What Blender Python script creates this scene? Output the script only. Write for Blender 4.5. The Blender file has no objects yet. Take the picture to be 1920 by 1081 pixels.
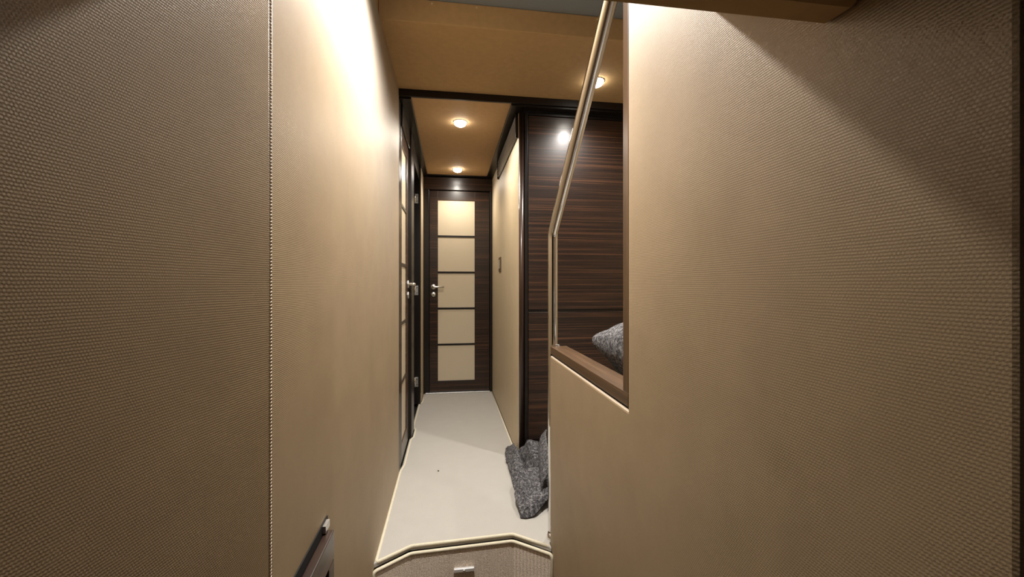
import bpy, bmesh, math, random
from mathutils import Vector, Matrix
random.seed(7)
PI = math.pi
scene = bpy.context.scene
C = scene.collection

# ---------------------------------------------------------------- camera, world, exposure
EYE = 1.01                                   # eye height above the corridor carpet
cam_d = bpy.data.cameras.new('camera'); cam = bpy.data.objects.new('camera', cam_d); C.objects.link(cam)
cam.location = (0, 0, EYE)
cam.rotation_euler = (math.radians(90), 0, math.radians(-8.39))
cam_d.sensor_width = 36; cam_d.lens = 36*780/1920; cam_d.shift_y = -6.5/1920
cam_d.clip_start = 0.01
scene.camera = cam
w = bpy.data.worlds.new('world'); scene.world = w; w.use_nodes = True
w.node_tree.nodes['Background'].inputs[0].default_value = (1, .9, .75, 1)
w.node_tree.nodes['Background'].inputs[1].default_value = 0.004
scene.view_settings.view_transform = 'Standard'; scene.view_settings.look = 'None'
scene.view_settings.gamma = 1; scene.view_settings.use_curve_mapping = False
scene.view_settings.exposure = 0.0
WARM = (1.0, .93, .82)
NEUTRAL = (1.0, .96, .91)
P_NEAR, P_CORR, P_STAIR = 195, 42, 56         # lamp powers (W)

# ---------------------------------------------------------------- helpers
def lin(r, g, b):
    f = lambda c: ((c/255+.055)/1.055)**2.4 if c > 10 else c/255/12.92
    return (f(r), f(g), f(b), 1)
def link(o, parent=None):
    C.objects.link(o)
    if parent: o.parent = parent
    return o
def obj(name, bm, mat, parent=None, smooth=False, bevel=0, seg=2):
    me = bpy.data.meshes.new(name)
    bmesh.ops.recalc_face_normals(bm, faces=bm.faces[:])
    bm.to_mesh(me); bm.free()
    o = bpy.data.objects.new(name, me); link(o, parent)
    if mat: me.materials.append(mat)
    if smooth:
        for p in me.polygons: p.use_smooth = True
    if bevel:
        m = o.modifiers.new('bevel', 'BEVEL'); m.width = bevel; m.segments = seg; m.limit_method = 'ANGLE'; m.angle_limit = .6
        m.harden_normals = False
    return o
def tag(o, label=None, cat=None, group=None, kind=None):
    if label: o['label'] = label
    if cat: o['category'] = cat
    if group: o['group'] = group
    if kind: o['kind'] = kind
    return o
def empty(name, loc=(0, 0, 0)):
    o = bpy.data.objects.new(name, None); o.location = loc; o.empty_display_size = .05
    return link(o)
def B(): return bmesh.new()
def box(bm, x0, x1, y0, y1, z0, z1):
    v = [bm.verts.new(p) for p in ((x0,y0,z0),(x1,y0,z0),(x1,y1,z0),(x0,y1,z0),(x0,y0,z1),(x1,y0,z1),(x1,y1,z1),(x0,y1,z1))]
    for f in ((0,3,2,1),(4,5,6,7),(0,1,5,4),(1,2,6,5),(2,3,7,6),(3,0,4,7)): bm.faces.new([v[i] for i in f])
    return bm
def bx(*a): return box(B(), *a)
def prism(bm, pts, axis, a, b):
    """polygon pts (2D) extruded between a and b along axis"""
    def p3(p, t): return (t, p[0], p[1]) if axis == 'x' else (p[0], t, p[1]) if axis == 'y' else (p[0], p[1], t)
    A = [bm.verts.new(p3(p, a)) for p in pts]; D = [bm.verts.new(p3(p, b)) for p in pts]
    n = len(pts)
    bm.faces.new(A[::-1]); bm.faces.new(D)
    for i in range(n): bm.faces.new((A[i], A[(i+1) % n], D[(i+1) % n], D[i]))
    return bm
def tube(bm, path, r, seg=12, closed=False, caps=True):
    path = [Vector(p) for p in path]; n = len(path); rings = []
    nrm = None
    for i, p in enumerate(path):
        if closed: t = path[(i+1) % n]-path[i-1]
        else: t = path[min(i+1, n-1)]-path[max(i-1, 0)]
        t.normalize()
        if nrm is None:
            up = Vector((0, 0, 1)) if abs(t.z) < .9 else Vector((1, 0, 0))
            nrm = t.cross(up).normalized()
        else:
            nrm = (nrm - t*nrm.dot(t)).normalized()
        bn = t.cross(nrm)
        rings.append([bm.verts.new(p + (nrm*math.cos(2*PI*k/seg)+bn*math.sin(2*PI*k/seg))*r) for k in range(seg)])
    for i in range(n if closed else n-1):
        a, b = rings[i], rings[(i+1) % n]
        for k in range(seg): bm.faces.new((a[k], a[(k+1) % seg], b[(k+1) % seg], b[k]))
    if caps and not closed: bm.faces.new(rings[0][::-1]); bm.faces.new(rings[-1])
    return bm
def lathe(bm, prof, axis='z', c=(0, 0, 0), seg=24):
    """prof = [(radius, height)], turned about an axis through c"""
    rings = []
    for r, h in prof:
        ring = []
        for k in range(seg):
            a = 2*PI*k/seg; u, v = r*math.cos(a), r*math.sin(a)
            q = (u, v, h) if axis == 'z' else (h, u, v) if axis == 'x' else (u, h, v)
            ring.append(bm.verts.new((c[0]+q[0], c[1]+q[1], c[2]+q[2])))
        rings.append(ring)
    for a, b in zip(rings, rings[1:]):
        for k in range(seg): bm.faces.new((a[k], a[(k+1) % seg], b[(k+1) % seg], b[k]))
    bm.faces.new(rings[0][::-1]); bm.faces.new(rings[-1])
    return bm

# ---------------------------------------------------------------- materials
def material(name, rough=.5, spec=.5, metal=0, coat=0):
    m = bpy.data.materials.new(name); m.use_nodes = True
    b = m.node_tree.nodes['Principled BSDF']
    b.inputs['Roughness'].default_value = rough; b.inputs['Metallic'].default_value = metal
    b.inputs['Specular IOR Level'].default_value = spec; b.inputs['Coat Weight'].default_value = coat
    b.inputs['Coat Roughness'].default_value = .2
    return m, m.node_tree, b
def node(nt, t, **kw):
    n = nt.nodes.new(t)
    for k, v in kw.items(): setattr(n, k, v)
    return n
def math_n(nt, op, a, b=None, c=None):
    n = node(nt, 'ShaderNodeMath', operation=op)
    for i, v in enumerate((a, b, c)):
        if v is None: continue
        if isinstance(v, (int, float)): n.inputs[i].default_value = v
        else: nt.links.new(v, n.inputs[i])
    return n.outputs[0]
def ramp(nt, fac, stops):
    r = node(nt, 'ShaderNodeValToRGB'); e = r.color_ramp.elements
    while len(e) > 2: e.remove(e[-1])
    for i, (p, c) in enumerate(stops):
        if i < 2: e[i].position = p
        else: e.new(p)
        e[i].color = c
    nt.links.new(fac, r.inputs[0]); return r.outputs[0]
def noise(nt, vec, scale, detail=3, rough=.5):
    n = node(nt, 'ShaderNodeTexNoise'); n.inputs['Scale'].default_value = scale; n.inputs['Detail'].default_value = detail
    n.inputs['Roughness'].default_value = rough
    nt.links.new(vec, n.inputs['Vector']); return n.outputs[0]
def coords(nt, scale=(1, 1, 1)):
    g = node(nt, 'ShaderNodeTexCoord'); mp = node(nt, 'ShaderNodeMapping'); mp.inputs['Scale'].default_value = scale
    nt.links.new(g.outputs['Object'], mp.inputs[0]); return mp.outputs[0]
def bump(nt, bsdf, height, dist, strength=1):
    b = node(nt, 'ShaderNodeBump'); b.inputs['Distance'].default_value = dist; b.inputs['Strength'].default_value = strength
    nt.links.new(height, b.inputs['Height']); nt.links.new(b.outputs[0], bsdf.inputs['Normal'])

def fabric(name, c1, c2, rough=.56, spec=.9, amp=.00016, metal=.1):
    """woven wall vinyl: basket weave of about 3.5 mm"""
    m, nt, b = material(name, rough, spec, metal)
    v = coords(nt); s = node(nt, 'ShaderNodeSeparateXYZ'); nt.links.new(v, s.inputs[0])
    b.inputs['IOR'].default_value = 1.9             # pearlescent finish
    b.inputs['Anisotropic'].default_value = .72      # horizontal ribs spread highlights vertically
    tg = node(nt, 'ShaderNodeCombineXYZ'); tg.inputs[1].default_value = 1; nt.links.new(tg.outputs[0], b.inputs['Tangent'])
    wob = noise(nt, v, 60, 2)
    h = math_n(nt, 'ADD', s.outputs[0], s.outputs[1])
    hz = math_n(nt, 'MULTIPLY_ADD', wob, .0012, s.outputs[2])
    p = .0032
    row = math_n(nt, 'SINE', math_n(nt, 'MULTIPLY', hz, 2*PI/p))
    par = math_n(nt, 'MULTIPLY', math_n(nt, 'FLOOR', math_n(nt, 'DIVIDE', hz, p)), PI)
    col = math_n(nt, 'SINE', math_n(nt, 'ADD', math_n(nt, 'MULTIPLY', h, 2*PI/(p*1.15)), par))
    irr = noise(nt, v, 170, 2)
    hgt = math_n(nt, 'ADD', math_n(nt, 'MULTIPLY', row, .55), math_n(nt, 'MULTIPLY', col, math_n(nt, 'MULTIPLY', irr, .9)))
    fine = noise(nt, v, 900, 2)
    hgt = math_n(nt, 'MULTIPLY_ADD', fine, 1.5, hgt)
    bump(nt, b, hgt, amp, .75)
    big = noise(nt, v, 9, 4, .6)
    col_o = ramp(nt, math_n(nt, 'MULTIPLY_ADD', fine, .35, math_n(nt, 'MULTIPLY', big, .65)), [(.3, c1), (.7, c2)])
    nt.links.new(col_o, b.inputs['Base Color'])
    rr = math_n(nt, 'MULTIPLY_ADD', noise(nt, v, 420, 2), .3, rough-.15)
    nt.links.new(rr, b.inputs['Roughness'])
    return m
def plain(name, c, rough=.5, spec=.5, metal=0, var=.08, scale=30, coat=0, bump_d=0):
    m, nt, b = material(name, rough, spec, metal, coat)
    v = coords(nt); n = noise(nt, v, scale, 3)
    lo = tuple(x*(1-var) for x in c[:3])+(1,); hi = tuple(min(1, x*(1+var)) for x in c[:3])+(1,)
    nt.links.new(ramp(nt, n, [(.3, lo), (.7, hi)]), b.inputs['Base Color'])
    if bump_d: bump(nt, b, noise(nt, v, scale*12, 2), bump_d, .6)
    return m
def wood(name, dark, mid, light, along, rough=.36, coat=.3):
    """striped dark veneer with the grain running along an axis"""
    m, nt, b = material(name, rough, .35, 0, coat)
    sc = {'x': (.9, 14, 120), 'y': (14, .9, 120), 'z': (70, 70, .9)}[along]
    v = coords(nt, sc)
    a = noise(nt, v, 1.0, 5, .62)
    sc2 = tuple(s*3.4 for s in sc); v2 = coords(nt, sc2); f = noise(nt, v2, 1, 3, .6)
    fac = math_n(nt, 'MULTIPLY_ADD', f, .35, math_n(nt, 'MULTIPLY', a, .7))
    nt.links.new(ramp(nt, fac, [(.36, dark), (.54, mid), (.72, light)]), b.inputs['Base Color'])
    bump(nt, b, fac, .0003, .25)
    return m
FAB = fabric('woven_wall_vinyl', lin(140, 119, 90), lin(154, 132, 101))
FABC = fabric('smooth_wall_vinyl', lin(186, 166, 134), lin(196, 176, 144), .5, .4, .0001, .1)
CEIL = plain('ceiling_suede', lin(176, 146, 104), .85, .15, var=.05, scale=40, bump_d=.0004)
TANPANEL = plain('ceiling_panel_suede', lin(186, 153, 113), .8, .2, var=.04, scale=40)
CREAM = plain('cream_glazing', lin(186, 172, 148), .35, .4, var=.015, scale=4)
WOODX = wood('striped_wenge_x', lin(16, 10, 7), lin(38, 24, 16), lin(88, 57, 37), 'x')
WOODY = wood('striped_wenge_y', lin(26, 16, 11), lin(50, 33, 24), lin(92, 64, 46), 'y')
WOODZ = wood('striped_wenge_z', lin(28, 18, 12), lin(48, 32, 23), lin(78, 54, 40), 'z')
DARKW = plain('dark_stained_wood', lin(19, 13, 10), .32, .4, var=.2, scale=25, coat=.1)
WALNUT = wood('walnut_frame', lin(58, 42, 27), lin(80, 59, 39), lin(104, 79, 55), 'y', .35, .3)
WALNUTZ = wood('walnut_post', lin(58, 42, 27), lin(80, 59, 39), lin(104, 79, 55), 'z', .35, .3)
BLACK = plain('black_parts_gap_shade', lin(10, 9, 8), .7, .3)  # black parts, and the shade painted into narrow gaps
CHROME = plain('polished_steel', (.75, .74, .72, 1), .06, .5, 1, var=.02)
SATIN = plain('satin_steel', (.66, .65, .62, 1), .36, .5, 1, var=.04)
GREYP = plain('grey_gloss_panel', lin(128, 138, 146), .25, .5, var=.03, scale=6)
PULLM = plain('brushed_pull_steel', (.8, .79, .77, 1), .5, .5, .55, var=.03)
SCREW = plain('screw_cap', lin(200, 185, 150), .4)
DARKC = plain('dark_brown_carpet', lin(84, 68, 54), .95, .1, var=.2, scale=200, bump_d=.002)
PIPE = plain('cream_edge_binding', lin(196, 187, 164), .7, .3, var=.06, scale=90)

def carpet_mat():
    m, nt, b = material('cream_carpet', .95, .1)
    v = coords(nt); n1 = noise(nt, v, 420, 3, .7); n2 = noise(nt, v, 14, 3)
    f = math_n(nt, 'MULTIPLY_ADD', n2, .1, math_n(nt, 'MULTIPLY', n1, .9))
    nt.links.new(ramp(nt, f, [(.3, lin(152, 147, 139)), (.7, lin(172, 168, 161))]), b.inputs['Base Color'])
    bump(nt, b, n1, .002, .6); return m
def riser_mat():
    m, nt, b = material('ribbed_loop_carpet', .95, .1)
    v = coords(nt); s = node(nt, 'ShaderNodeSeparateXYZ'); nt.links.new(v, s.inputs[0])
    rib = math_n(nt, 'SINE', math_n(nt, 'MULTIPLY', math_n(nt, 'ADD', s.outputs[0], math_n(nt, 'MULTIPLY', s.outputs[1], .6)), 2*PI/.0065))
    n1 = noise(nt, v, 260, 3, .7); f = math_n(nt, 'MULTIPLY_ADD', rib, .06, n1)
    nt.links.new(ramp(nt, f, [(.3, lin(176, 158, 140)), (.5, lin(216, 200, 182)), (.7, lin(240, 228, 213))]), b.inputs['Base Color'])
    bump(nt, b, f, .004, .9); return m
def felt_mat():
    m, nt, b = material('grey_recycled_felt', .9, .25)
    v = coords(nt); n1 = noise(nt, v, 90, 4, .75); n2 = noise(nt, coords(nt, (1, 2.5, 1)), 420, 2, .6)
    f = math_n(nt, 'MULTIPLY_ADD', n2, .45, math_n(nt, 'MULTIPLY', n1, .55))
    nt.links.new(ramp(nt, f, [(.40, lin(20, 19, 20)), (.5, lin(60, 58, 60)), (.62, lin(146, 143, 142))]), b.inputs['Base Color'])
    bump(nt, b, f, .003, .8); return m
CARPET, RISER, FELT = carpet_mat(), riser_mat(), felt_mat()
def lamp_mat():
    m = bpy.data.materials.new('lit_lamp_lens'); m.use_nodes = True; nt = m.node_tree
    b = nt.nodes['Principled BSDF']; b.inputs['Emission Color'].default_value = (1, .93, .82, 1); b.inputs['Emission Strength'].default_value = 40
    return m
LENS = lamp_mat()

# ---------------------------------------------------------------- levels (metres, corridor carpet = 0)
CZ = 2.065           # ceiling
KZ = 2.03            # corridor ceiling frame
XL, XR = -.276, .389 # the two near walls
WELL = -.55          # lower floor the viewer stands on

# ---------------------------------------------------------------- the setting
# corridor floor: carpet slab with notched left edge and chamfered front edge
fl = [(-.278, 1.565), (-.157, 1.652), (.251, 1.672), (.385, 1.562), (.385, 1.60), (1.25, 1.60), (1.25, 2.36), (.393, 2.36), (.391, 3.965),
      (-.250, 3.965), (-.250, 3.66), (-.272, 3.62), (-.272, 3.02), (-.251, 2.98), (-.251, 2.84), (-.268, 2.80), (-.268, 2.40), (-.278, 2.33)]
floor = tag(obj('floor', prism(B(), fl, 'z', -.02, 0), CARPET, bevel=.004), 'cream carpet running down the corridor', None, kind='structure')
def rounded(pts, r=.012):
    out = [Vector(pts[0])]
    for a, b, c in zip(pts, pts[1:], pts[2:]):
        a, b, c = map(Vector, (a, b, c))
        d1 = (a-b); d2 = (c-b); q = min(r, d1.length*.45, d2.length*.45)
        p, s = b+d1.normalized()*q, b+d2.normalized()*q
        for t in (0, .25, .5, .75, 1): out.append((p*(1-t)+b*t)*(1-t)+(b*(1-t)+s*t)*t)
    out.append(Vector(pts[-1])); return out
pl = [(-.240, 3.955), (-.240, 3.67), (-.262, 3.61), (-.262, 3.03), (-.243, 2.985), (-.243, 2.835), (-.258, 2.795), (-.258, 2.40), (-.270, 2.325), (-.270, 1.575),
      (-.152, 1.655), (.249, 1.674), (.378, 1.575)]
obj('edge_binding', tube(B(), rounded([(x, y, -.003) for x, y in pl]), .0065, 8), PIPE, floor, smooth=True)
obj('edge_binding', tube(B(), rounded([(.383, 3.955, -.003), (.386, 2.40, -.003)]), .0055, 8), PIPE, floor, smooth=True)
tag(obj('subfloor', bx(-.9, 1.35, 1.70, 4.1, -.12, -.021), BLACK), 'dark deck under the corridor carpet', None, kind='structure').name = 'floor_deck'
tag(obj('floor_well', bx(-.8, .8, -1.1, 1.75, WELL-.03, WELL), DARKC), 'carpeted floor of the lower landing', None, kind='structure')

# left wall: main panel, flared panel, stitched seam
SY = .694
wl = tag(obj('wall_left', bx(XL-.05, XL, SY, 2.31, WELL, CZ), FAB, bevel=.0015), 'beige woven vinyl wall along the left', None, kind='structure')
fy = -.5; fx = XL-.25*(SY-fy)
obj('fabric_panel', prism(B(), [(XL, SY-.001), (XL-.05, SY-.001), (fx-.05, fy), (fx, fy)], 'z', WELL, CZ), FAB, wl, bevel=.001)
# seam: two welt cords and the stitches between them
sm = B()
tube(sm, [(XL-.0006, SY+.003, WELL+.01), (XL-.0006, SY+.003, CZ-.01)], .0012, 8)
tube(sm, [(XL-.0020, SY-.005, WELL+.01), (XL-.0020, SY-.005, CZ-.01)], .0012, 8)
obj('seam_welt', sm, FAB, wl, smooth=True)
st = B()
z = .02
while z < CZ-.02:
    tube(st, [(XL-.0010, SY-.004, z), (XL+.0004, SY-.001, z+.0012), (XL-.0002, SY+.002, z+.0024)], .0009, 5); z += .0052
tag(obj('stitching', st, FAB, wl, smooth=True), kind='stuff')
# coaming above the left wall
tag(obj('trim_1', bx(XL-.05, XL-.008, .60, 1.72, CZ+.003, CZ+.0915), TANPANEL, bevel=.004), 'tan lining above the left wall, round the hatch opening', None, kind='structure')

# right wall (partition) with the stair opening cut out: fabric face, rounded towards the opening
ZS = EYE-.241        # top of the sill cap
YF, YE = .876, 1.598 # post edge, free end of the partition
prof = [(.229, WELL), (YE, WELL), (YE, ZS-.036), (YF-.004, ZS-.036), (YF-.004, CZ+.0915), (.229, CZ+.0915)]
wr = tag(obj('wall_right', prism(B(), prof, 'x', XR-.002, XR+.058), FAB, bevel=.007, seg=3), 'beige woven vinyl partition along the right', None, kind='structure')
# dark trim at its near end
tag(obj('trim_2', bx(XR-.003, XR+.07, .198, .2275, WELL, CZ+.0915), DARKW, bevel=.002), 'dark post at the near end of the right partition', None, kind='structure')
# walnut frame of the opening: sill cap, post, end strip
wf = tag(empty('trim_3', (0, 0, 0)), 'walnut frame around the stair opening', None, kind='structure')
obj('sill', bx(XR+.001, XR+.066, YF, YE+.004, ZS-.03, ZS), WALNUT, wf, bevel=.0015)
obj('post', bx(XR+.001, XR+.066, YF, YF+.029, ZS, CZ+.0915), WALNUTZ, wf, bevel=.0015)
obj('shadow_gap', bx(XR+.004, XR+.06, YF-.0035, YF-.0005, ZS-.034, CZ+.0915), BLACK, wf)  # black strips stand in for the shade between fabric and frame
obj('shadow_gap', bx(XR+.004, XR+.06, YF, YE, ZS-.0355, ZS-.0305), BLACK, wf)
obj('end_strip', bx(XR+.001, XR+.06, YE+.0005, YE+.005, .001, ZS-.031), DARKW, wf)

# ceilings
tag(obj('ceiling', bx(-.45, 1.32, 1.72, 2.30, CZ, CZ+.03), CEIL, bevel=.003), 'brown suede ceiling above the stair foot', None, kind='structure')
co = tag(obj('trim_4', bx(-.283, 1.30, 1.705, 1.7195, CZ-.002, CZ+.0915), CEIL, bevel=.003), 'brown upstand along the hatch opening', None, kind='structure')
for sx in (-.075, .105, .62):
    s = obj('screw', lathe(B(), [(.0045, 0), (.0045, -.002), (.003, -.0035)], 'y', (sx, 1.705, CZ+.078), 12), SCREW, co, smooth=True)
GZ = CZ+.092
tag(obj('ceiling_hatch', bx(-.45, 1.32, .58, 1.75, GZ, GZ+.03), GREYP, bevel=.003), 'blue-grey gloss panel over the hatch opening', None, kind='structure')
# transverse dark beam, corridor ceiling frame and its tan panel
bm5 = tag(obj('trim_5', bx(XL-.004, 1.30, 2.301, 2.316, CZ-.037, CZ+.03), DARKW, bevel=.002), 'dark wooden beam across the corridor mouth', None, kind='structure')
obj('fascia', bx(.4205, 1.30, 2.3162, 2.372, CZ-.047, CZ+.03), DARKW, bm5)
kc = tag(obj('ceiling_corridor', bx(-.212, .338, 2.317, 3.90, KZ+.002, KZ+.03), TANPANEL), 'tan suede ceiling panel of the corridor', None, kind='structure')
obj('border', bx(-.40, -.2125, 2.317, 3.99, KZ-.012, KZ+.03), DARKW, kc, bevel=.002)
obj('border', bx(.3385, .42, 2.317, 3.99, KZ-.012, KZ+.03), DARKW, kc, bevel=.002)
obj('border', bx(-.212, .338, 3.9005, 3.99, KZ-.008, KZ+.03), DARKW, kc, bevel=.002)

# corridor right wall, far wall remains, left wall remains
tag(obj('wall_corridor_right', bx(.393, .43, 2.40, 3.97, 0, KZ-.013), FABC, bevel=.003), 'smooth beige corridor wall on the right', None, kind='structure')
tag(obj('trim_6', lathe(B(), [(.016, .005), (.016, KZ-.02)], 'z', (.409, 2.392, 0), 20), WOODZ, smooth=True), 'rounded dark corner post of the corridor', None, kind='structure')
tag(obj('wall_corridor_left', bx(-.40, -.251, 3.665, 3.965, 0, KZ-.013), FABC, bevel=.003), 'narrow beige wall strip at the corridor end', None, kind='structure')
tag(obj('wall_far', bx(-.45, .48, 4.02, 4.06, -.02, CZ), BLACK), 'dark bulkhead behind the far door', None, kind='structure')

# ---------------------------------------------------------------- doors
Z0, Z1 = .113, 1.806
def glazed_leaf(parent, put, w0, w1, g0, g1, top, t=.038):
    """leaf built from stiles, rails, five panes and four bars; put(a0,a1,d0,d1,z0,z1) maps width, depth, height to a box"""
    leaf = obj('door_leaf', put(w0, g0, 0, t, .012, top), WL, parent, bevel=.0015)
    obj('stile', put(g1, w1, 0, t, .012, top), WL, leaf, bevel=.0015)
    obj('rail', put(g0, g1, 0, t, .012, Z0), WL, leaf, bevel=.001)
    obj('rail', put(g0, g1, 0, t, Z1, top), WL, leaf, bevel=.001)
    n = 5; h = (Z1-Z0)/n
    for i in range(n):
        a = Z0+i*h+(.009 if i else 0); b = Z0+(i+1)*h-(.009 if i < n-1 else 0)
        obj('pane', put(g0, g1, .007, .02, a, b), CREAM, leaf)
        if i: obj('glazing_bar', put(g0, g1, .002, .03, Z0+i*h-.009, Z0+i*h+.009), DARKW, leaf, bevel=.001)
    return leaf
# far door
YD = 3.955
d1 = tag(empty('door_1', (0, 0, 0)), 'dark wooden door with five cream panes closing the corridor', None, kind='structure')
WL = WOODX
putx = lambda a0, a1, e0, e1, z0, z1: bx(a0, a1, YD+e0, YD+e1, z0, z1)
glazed_leaf(d1, putx, -.195, .365, -.118, .225, 1.893)
obj('door_frame', bx(-.2505, -.198, YD-.02, YD+.05, 0, 1.897), DARKW, d1, bevel=.002)
obj('door_frame', bx(.368, .3925, YD-.02, YD+.05, 0, 1.897), DARKW, d1, bevel=.002)
obj('lintel', bx(-.2505, .3925, YD-.02, YD+.05, 1.899, KZ-.014), WOODX, d1, bevel=.002)
obj('threshold', bx(-.23, .367, YD-.03, YD+.03, .001, .009), SATIN, d1, bevel=.002)
def lever_set(parent, hx, hy, hz, out, along, length, drop=.07):
    """lever on a round rose and a key rose below; out, along are unit vectors"""
    o, a = Vector(out), Vector(along); c = Vector((hx, hy, hz))
    ax = 'y' if abs(o.y) > .5 else 'x'; s = o.y if ax == 'y' else o.x
    h = obj('handle', lathe(B(), [(.024, 0), (.024, .006*s), (.019, .009*s), (.009, .009*s), (.009, .03*s)], ax, c, 24), SATIN, parent, smooth=True)
    p = c+o*.03
    obj('lever', tube(B(), rounded([p, p+o*.014, p+o*.014+a*length], .01), .0085, 12), SATIN, h, smooth=True)
    k = obj('key_rose', lathe(B(), [(.022, 0), (.022, .006*s), (.016, .009*s)], ax, c-Vector((0, 0, drop)), 24), SATIN, parent, smooth=True)
    obj('keyhole', bx(*sorted((c.x-.003, c.x+.003)), *sorted((c.y+.009*s-.0005, c.y+.009*s+.0008)), hz-drop-.009, hz-drop+.008) if ax == 'y' else
        bx(*sorted((c.x+.009*s-.0005, c.x+.009*s+.0008)), c.y-.003, c.y+.003, hz-drop-.009, hz-drop+.008), BLACK, k)
lever_set(d1, -.160, YD, .992, (0, -1, 0), (1, 0, 0), .10)
# glazed cabin door on the left
XD = -.273
d2 = tag(empty('door_2', (0, 0, 0)), 'dark wooden door with cream panes on the left of the corridor', None, kind='structure')
WL = WOODY
puty = lambda a0, a1, e0, e1, z0, z1: bx(XD-e1, XD-e0, a0, a1, z0, z1)
glazed_leaf(d2, puty, 2.385, 2.80, 2.415, 2.675, 1.893)
obj('door_frame', bx(-.34, -.2745, 2.3105, 2.383, 0, KZ-.013), DARKW, d2, bevel=.002)
obj('door_frame', bx(-.34, -.254, 2.802, 2.985, 0, KZ-.013), DARKW, d2, bevel=.003)
obj('lintel', bx(-.34, -.264, 2.3835, 2.8015, 1.897, KZ-.013), DARKW, d2, bevel=.002)
lever_set(d2, XD, 2.735, 1.015, (1, 0, 0), (0, -1, 0), .10)
# open cabin doorway further on: jamb with hinges, leaf swung into the cabin
d3 = tag(empty('door_3', (0, 0, 0)), 'open dark doorway with steel hinges left of the far door', None, kind='structure')
obj('door_frame', bx(-.40, -.253, 3.60, 3.664, 0, KZ-.013), DARKW, d3, bevel=.002)
obj('lintel', bx(-.40, -.262, 2.986, 3.599, 1.90, KZ-.013), DARKW, d3, bevel=.002)
obj('door_leaf', bx(-.95, -.345, 3.552, 3.592, .012, 1.893), WOODX, d3, bevel=.002)
for hz in (.19, .965, 1.74):
    hg = obj('hinge', bx(-.302, -.272, 3.5965, 3.5995, hz-.04, hz+.04), SATIN, d3, bevel=.001)
    obj('knuckle', lathe(B(), [(.007, -.042), (.007, .042)], 'z', (-.300, 3.592, hz), 14), CHROME, hg, smooth=True)
    for q in (-.022, .022): obj('screw', lathe(B(), [(.004, 0), (.004, -.0015)], 'y', (-.281, 3.5965, hz+q), 10), BLACK, hg)
tag(obj('wall_cabin', bx(-1.0, -.401, 3.665, 3.70, 0, CZ), FABC), 'cabin wall behind the open doorway', None, kind='structure')
tag(obj('wall_cabin_outer', bx(-1.04, -1.0, 2.30, 3.70, 0, CZ), FABC), 'outer cabin wall behind the open doorway', None, kind='structure')

# ---------------------------------------------------------------- dark cabinet front beyond the handrail
YW = 2.38
wd = tag(empty('cabinet_front', (.85, YW, 0)), 'tall dark striped-wood cabinet front behind the steel handrail', 'cabinet')
def child(o, root):
    o.parent = root; o.matrix_parent_inverse = Matrix.Translation(-Vector(root.location)); return o
def cobj(name, bm, mat, root, **k):
    return child(obj(name, bm, mat, None, **k), root)
cobj('stile', bx(.4255, .4445, YW-.004, YW+.03, 0, 2.017), DARKW, wd, bevel=.002)
cobj('upper_door', bx(.448, 1.25, YW, YW+.022, .866, 1.995), WOODX, wd, bevel=.0025)
cobj('lower_door', bx(.448, 1.25, YW, YW+.022, .112, .852), WOODX, wd, bevel=.0025)
cobj('carcass', bx(.446, 1.25, YW+.024, YW+.06, 0, 2.017), BLACK, wd)
cobj('top_rail', bx(.446, 1.25, YW-.002, YW+.022, 1.998, 2.017), DARKW, wd, bevel=.001)
cobj('plinth', bx(.446, 1.25, YW+.004, YW+.022, .001, .108), DARKW, wd)
cobj('seam_strip', bx(.447, 1.25, YW+.006, YW+.022, .8535, .8645), DARKW, wd)

# stair enclosure: outer wall and upper wall
tag(obj('wall_stair', bx(1.26, 1.31, .2, 2.44, 0, CZ+.0915), FAB), 'beige wall on the far side of the stairs', None, kind='structure')
tag(obj('wall_stair_top', bx(XR+.07, 1.259, .15, .19, .3, CZ+.0915), FAB), 'beige wall above the top of the stairs', None, kind='structure')

# stairs going up behind the partition
stairs = tag(empty('stairs', (.85, 1.4, 0)), 'carpeted stairs rising behind the right partition', None, kind='structure')
for i in range(4):
    y1 = 1.86-i*.235
    cobj('step', bx(.452, 1.255, .20 if i == 3 else y1-.235, y1, .001, .18*(i+1)), CARPET, stairs, bevel=.008)

# soffit over the viewer, wedge shaped
sf = [(.335, EYE+.275), (.350, EYE+.268), (.378, EYE+.270), (.60, EYE+.444), (.60, GZ+.03), (-.9, GZ+.03), (-.9, EYE+.75), (.10, EYE+.75)]
tag(obj('ceiling_soffit', prism(B(), sf, 'x', -.62, XR-.003), CEIL, bevel=.004), 'brown suede soffit hanging over the lower landing', None, kind='structure')
tag(obj('wall_back', bx(-.8, .8, -1.0, -.95, WELL, GZ), DARKW), 'dark wooden wall behind the viewer', None, kind='structure')
tag(obj('wall_back_right', bx(.75, .8, -.95, .14, WELL, GZ), DARKW), 'dark wooden wall of the landing, behind right', None, kind='structure')
tag(obj('wall_back_left', bx(-.8, -.75, -.95, -.2, WELL, GZ), DARKW), 'dark wooden wall of the landing, behind left', None, kind='structure')

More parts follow.
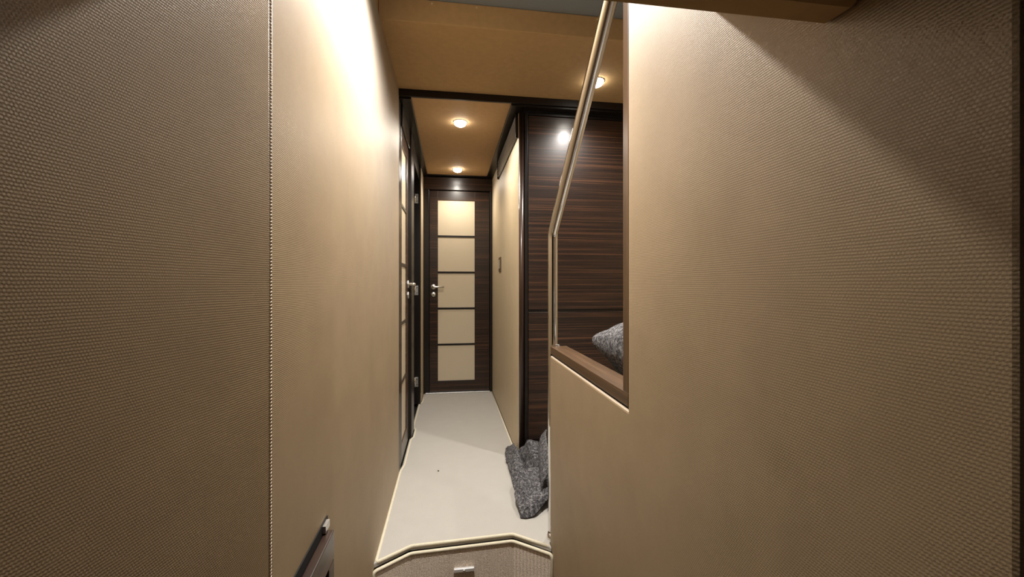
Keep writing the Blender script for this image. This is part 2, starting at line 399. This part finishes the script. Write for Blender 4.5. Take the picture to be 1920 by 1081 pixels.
# ---------------------------------------------------------------- step front below the carpet edge, with a pull
sp = tag(empty('step_front', (.05, 1.64, WELL)), 'ribbed brown carpet step front with cream binding and steel pull', 'step')
rp = [(-.274, 1.548), (-.152, 1.634), (.247, 1.654), (.383, 1.548)]
back = [(x, y+.012) for x, y in rp]
cobj('ribbed_face', prism(B(), rp+back[::-1], 'z', WELL+.002, -.022), RISER, sp)
cobj('edge_binding', tube(B(), rounded([(rp[0][0]+.004, rp[0][1]+.006, -.5)]+[(x, y+.002, -.020) for x, y in rp]+[(rp[3][0]-.004, rp[3][1]+.004, -.5)], .014), .0065, 8), PIPE, sp, smooth=True)
def riser_y(x): return rp[1][1]+(rp[2][1]-rp[1][1])*(x-rp[1][0])/(rp[2][0]-rp[1][0])
hx = .052; hy = riser_y(hx); hz = EYE-(1066-534)/780*1.63
pull = cobj('pull', bx(hx-.040, hx+.040, hy-.015, hy-.001, hz-.007, hz+.008), PULLM, sp, bevel=.003)
lt = obj('latch_button', lathe(B(), [(.006, 0), (.006, -.004), (.004, -.005)], 'y', (hx, hy-.0152, hz), 16), SATIN, None, smooth=True)
lt.parent = pull; 

# ---------------------------------------------------------------- handrail
hr = tag(empty('handrail', (.405, 1.625, 0)), 'polished steel tube handrail bent up from the end of the partition', 'handrail')
RX = .405
path = [(RX, 1.625, .03), (RX, 1.625, .6), (RX, 1.625, EYE+.205), (RX, 1.02, EYE+.73), (RX, .72, EYE+.99)]
cobj('rail', tube(B(), rounded(path, .022), .0195, 24), CHROME, hr, smooth=True)
cobj('base_flange', lathe(B(), [(.025, .001), (.025, .007), (.022, .010), (.0198, .02)], 'z', (RX, 1.625, 0), 28), CHROME, hr, smooth=True)
cobj('bracket', bx(RX+.015, RX+.022, 1.60, 1.63, ZS-.02, ZS+.004), SATIN, hr, bevel=.001)

# ---------------------------------------------------------------- downlights
def downlight(name_label, x, y, z, power, col, cone=120, blend=.8, r=.039, tilt=0):
    d = tag(empty('downlight', (x, y, z)), name_label, 'downlight', 'recessed ceiling downlights')
    def loc(o): o.parent = d; return o
    loc(obj('trim_ring', lathe(B(), [(r+.005, 0), (r+.004, -.002), (r+.001, -.003), (r, -.001)], 'z', (0, 0, 0), 32), SATIN, smooth=True))
    loc(obj('lens', lathe(B(), [(r-.001, -.0015), (r*.95, -.010), (r*.8, -.019), (r*.5, -.026), (.002, -.029)], 'z', (0, 0, 0), 32), LENS, smooth=True))
    L = bpy.data.lights.new('lamp', 'SPOT'); L.energy = power; L.color = col; L.spot_size = math.radians(cone); L.spot_blend = blend
    L.shadow_soft_size = .022
    lo = bpy.data.objects.new('lamp', L); link(lo, d); lo.location = (0, 0, -.056); lo.rotation_euler = (math.radians(tilt), 0, 0)
    return d
downlight('lit downlight in the tan corridor ceiling, nearer the beam', .06, 2.63, KZ+.001, P_CORR, WARM, 172, 1.0)
downlight('lit downlight in the tan corridor ceiling, nearer the far door', .06, 3.70, KZ+.001, P_CORR*.6, WARM, 172, 1.0)
downlight('lit downlight in the brown ceiling right of the handrail', .745, 2.067, CZ-.001, P_STAIR, NEUTRAL, 160, 1.0)
downlight('lit downlight in the grey hatch panel over the step', .0, 1.15, GZ-.001, P_NEAR, NEUTRAL, 140, 1.0, tilt=11)
downlight('lit downlight in the grey hatch panel over the stairs', 1.03, .80, GZ-.001, P_STAIR*.5, NEUTRAL)

# ---------------------------------------------------------------- vent grille high on the corridor wall
vg = tag(empty('vent_grille', (.393, 2.9, EYE+.93)), 'dark slatted vent high on the right corridor wall', 'vent')
cobj('backing', bx(.3885, .3925, 2.42, 3.38, EYE+.868, KZ-.014), BLACK, vg)
for i in range(6):
    zz = EYE+.874+i*.022
    cobj('slat', prism(B(), [(.3882, zz), (.3882, zz+.004), (.378, zz+.014), (.378, zz+.010)], 'y', 2.425, 3.375), WOODY, vg)
for a, b in ((2.412, 2.424), (3.376, 3.388)):
    cobj('end_frame', bx(.376, .3925, a, b, EYE+.864, KZ-.014), DARKW, vg, bevel=.001)

# switch plate
sw = tag(empty('switch_plate', (.393, 3.31, EYE+.05)), 'small dark switch plate on the right corridor wall', 'switch')
cobj('plate', bx(.387, .3925, 3.245, 3.375, EYE+.108-.0, EYE+.222), WALNUT, sw, bevel=.002)
cobj('rocker', bx(.383, .3868, 3.275, 3.345, EYE+.13, EYE+.20), SATIN, sw, bevel=.002)

# ---------------------------------------------------------------- low cupboard door in the left wall
cd = tag(empty('cupboard_door', (XL, .86, WELL)), 'dark wooden cupboard door low in the left wall', 'cupboard')
cobj('gap_shade', bx(XL+.0006, XL+.003, .72, .985, WELL+.02, EYE-.517), BLACK, cd)  # black plate on the wall, painting the shaded gap round the door
cobj('top_stop', bx(XL+.0031, XL+.010, .945, .975, EYE-.535, EYE-.520), SATIN, cd)
cobj('top_rail', bx(XL+.0035, XL+.022, .735, .965, EYE-.60, EYE-.538), WOODY, cd, bevel=.002)
cobj('stile', bx(XL+.0035, XL+.022, .925, .965, WELL+.03, EYE-.601), WOODZ, cd, bevel=.002)
cobj('stile', bx(XL+.0035, XL+.022, .735, .775, WELL+.03, EYE-.601), WOODZ, cd, bevel=.002)
cobj('panel', bx(XL+.0035, XL+.012, .776, .924, WELL+.03, EYE-.601), WOODY, cd)

# ---------------------------------------------------------------- felt cloths
def cloth(name, rows, thick=.006, sub=3, amp=.006, kind='CATMULL_CLARK', parent=None):
    """rows of 3D control points -> subdivided, crumpled sheet with thickness"""
    bm = B(); V = [[bm.verts.new(p) for p in r] for r in rows]
    for a, b in zip(V, V[1:]):
        for i in range(len(a)-1): bm.faces.new((a[i], a[i+1], b[i+1], b[i]))
    o = obj(name, bm, FELT, parent, smooth=True)
    s = o.modifiers.new('sub', 'SUBSURF'); s.subdivision_type = kind; s.levels = s.render_levels = sub; s.boundary_smooth = 'PRESERVE_CORNERS'
    tx = bpy.data.textures.new(name+'_crumple', 'CLOUDS'); tx.noise_scale = .05; tx.noise_depth = 2
    d = o.modifiers.new('crumple', 'DISPLACE'); d.texture = tx; d.strength = amp; d.mid_level = .5; d.texture_coords = 'GLOBAL'
    so = o.modifiers.new('thick', 'SOLIDIFY'); so.thickness = thick; so.offset = 1
    return o
f1 = tag(empty('felt_cloth', (.40, 2.1, 0)), 'crumpled grey felt cloth lying on the carpet by the handrail', 'cloth')
rows = [
 [(.300, 1.775, .004), (.325, 1.768, .004), (.355, 1.775, .006), (.40, 1.81, .028), (.45, 1.86, .050), (.56, 1.90, .06)],
 [(.296, 1.80, .030), (.325, 1.79, .040), (.355, 1.795, .040), (.40, 1.825, .050), (.45, 1.875, .065), (.56, 1.91, .07)],
 [(.297, 1.90, .040), (.325, 1.90, .072), (.360, 1.90, .050), (.405, 1.91, .084), (.46, 1.92, .07), (.56, 1.93, .08)],
 [(.306, 2.02, .074), (.335, 2.02, .096), (.370, 2.02, .086), (.415, 2.02, .096), (.47, 2.02, .09), (.56, 2.02, .09)],
 [(.312, 2.055, .066), (.340, 2.06, .088), (.375, 2.055, .078), (.42, 2.06, .088), (.47, 2.06, .08), (.56, 2.06, .08)],
 [(.308, 2.050, .004), (.338, 2.05, .004), (.375, 2.05, .004), (.42, 2.05, .004), (.47, 2.05, .03), (.56, 2.07, .05)],
 [(.316, 2.20, .016), (.342, 2.19, .050), (.372, 2.18, .060), (.392, 2.17, .004), (.430, 2.18, .12), (.56, 2.20, .10)],
 [(.318, 2.33, .014), (.340, 2.32, .056), (.362, 2.30, .092), (.386, 2.28, .012), (.426, 2.27, .145), (.56, 2.30, .10)],
 [(.322, 2.45, .010), (.340, 2.42, .040), (.360, 2.38, .090), (.384, 2.335, .030), (.432, 2.33, .115), (.56, 2.345, .085)],
 [(.338, 2.53, .008), (.350, 2.51, .022), (.366, 2.45, .05), (.383, 2.36, .06), (.43, 2.355, .095), (.56, 2.36, .08)]]
child(cloth('felt_sheet', rows, amp=.020, kind='SIMPLE', sub=4), f1)
rows = [
 [(.425, 1.87, .035), (.412, 1.86, .07), (.425, 1.86, .12), (.46, 1.87, .17)],
 [(.440, 1.98, .06), (.424, 1.97, .11), (.435, 1.97, .16), (.47, 1.98, .21)],
 [(.465, 2.10, .07), (.445, 2.10, .14), (.455, 2.10, .19), (.49, 2.11, .23)],
 [(.50, 2.22, .10), (.48, 2.22, .15), (.49, 2.22, .19), (.52, 2.22, .22)]]
child(cloth('felt_fold', rows, amp=.008), f1)
f2 = tag(empty('felt_cloth', (.6, 1.15, .72)), 'folded grey felt cloth bundled behind the walnut sill', 'cloth')
rows = [
 [(.535, 1.27, .722), (.535, 1.20, .722), (.535, 1.10, .722), (.535, .98, .722), (.535, .90, .722)],
 [(.515, 1.29, .775), (.515, 1.20, .765), (.515, 1.10, .755), (.515, .99, .745), (.515, .91, .745)],
 [(.478, 1.325, .80), (.480, 1.22, .79), (.482, 1.12, .785), (.484, 1.0, .78), (.484, .91, .78)],
 [(.470, 1.335, .828), (.472, 1.23, .835), (.474, 1.12, .84), (.476, 1.0, .85), (.476, .91, .85)],
 [(.478, 1.330, .842), (.482, 1.23, .856), (.484, 1.12, .865), (.486, 1.0, .87), (.486, .91, .88)],
 [(.52, 1.285, .868), (.525, 1.22, .890), (.525, 1.10, .91), (.525, .99, .925), (.525, .90, .93)],
 [(.58, 1.24, .905), (.59, 1.18, .93), (.59, 1.08, .95), (.59, .97, .96), (.59, .90, .965)],
 [(.66, 1.20, .90), (.67, 1.16, .925), (.67, 1.06, .945), (.67, .96, .95), (.67, .90, .95)],
 [(.72, 1.18, .80), (.73, 1.14, .80), (.73, 1.05, .80), (.73, .96, .80), (.73, .90, .80)],
 [(.73, 1.18, .724), (.74, 1.14, .724), (.74, 1.05, .724), (.74, .96, .724), (.74, .90, .724)]]
child(cloth('felt_sheet', rows, amp=.010), f2)
rows = [[(.545, 1.26, .724), (.60, 1.23, .724), (.71, 1.19, .724)], [(.50, 1.31, .80), (.60, 1.25, .81), (.71, 1.20, .78)], [(.495, 1.315, .835), (.60, 1.225, .895), (.69, 1.195, .86)]]
child(cloth('felt_end', rows, amp=.006), f2)
# lint on the carpet
lb = B(); bmesh.ops.create_icosphere(lb, subdivisions=1, radius=.004, matrix=Matrix.Translation((-.066, 2.29, .0035)) @ Matrix.Diagonal((1.3, .8, .8, 1)))
tag(obj('lint_speck', lb, BLACK), 'tiny dark speck lying on the cream carpet', 'lint')
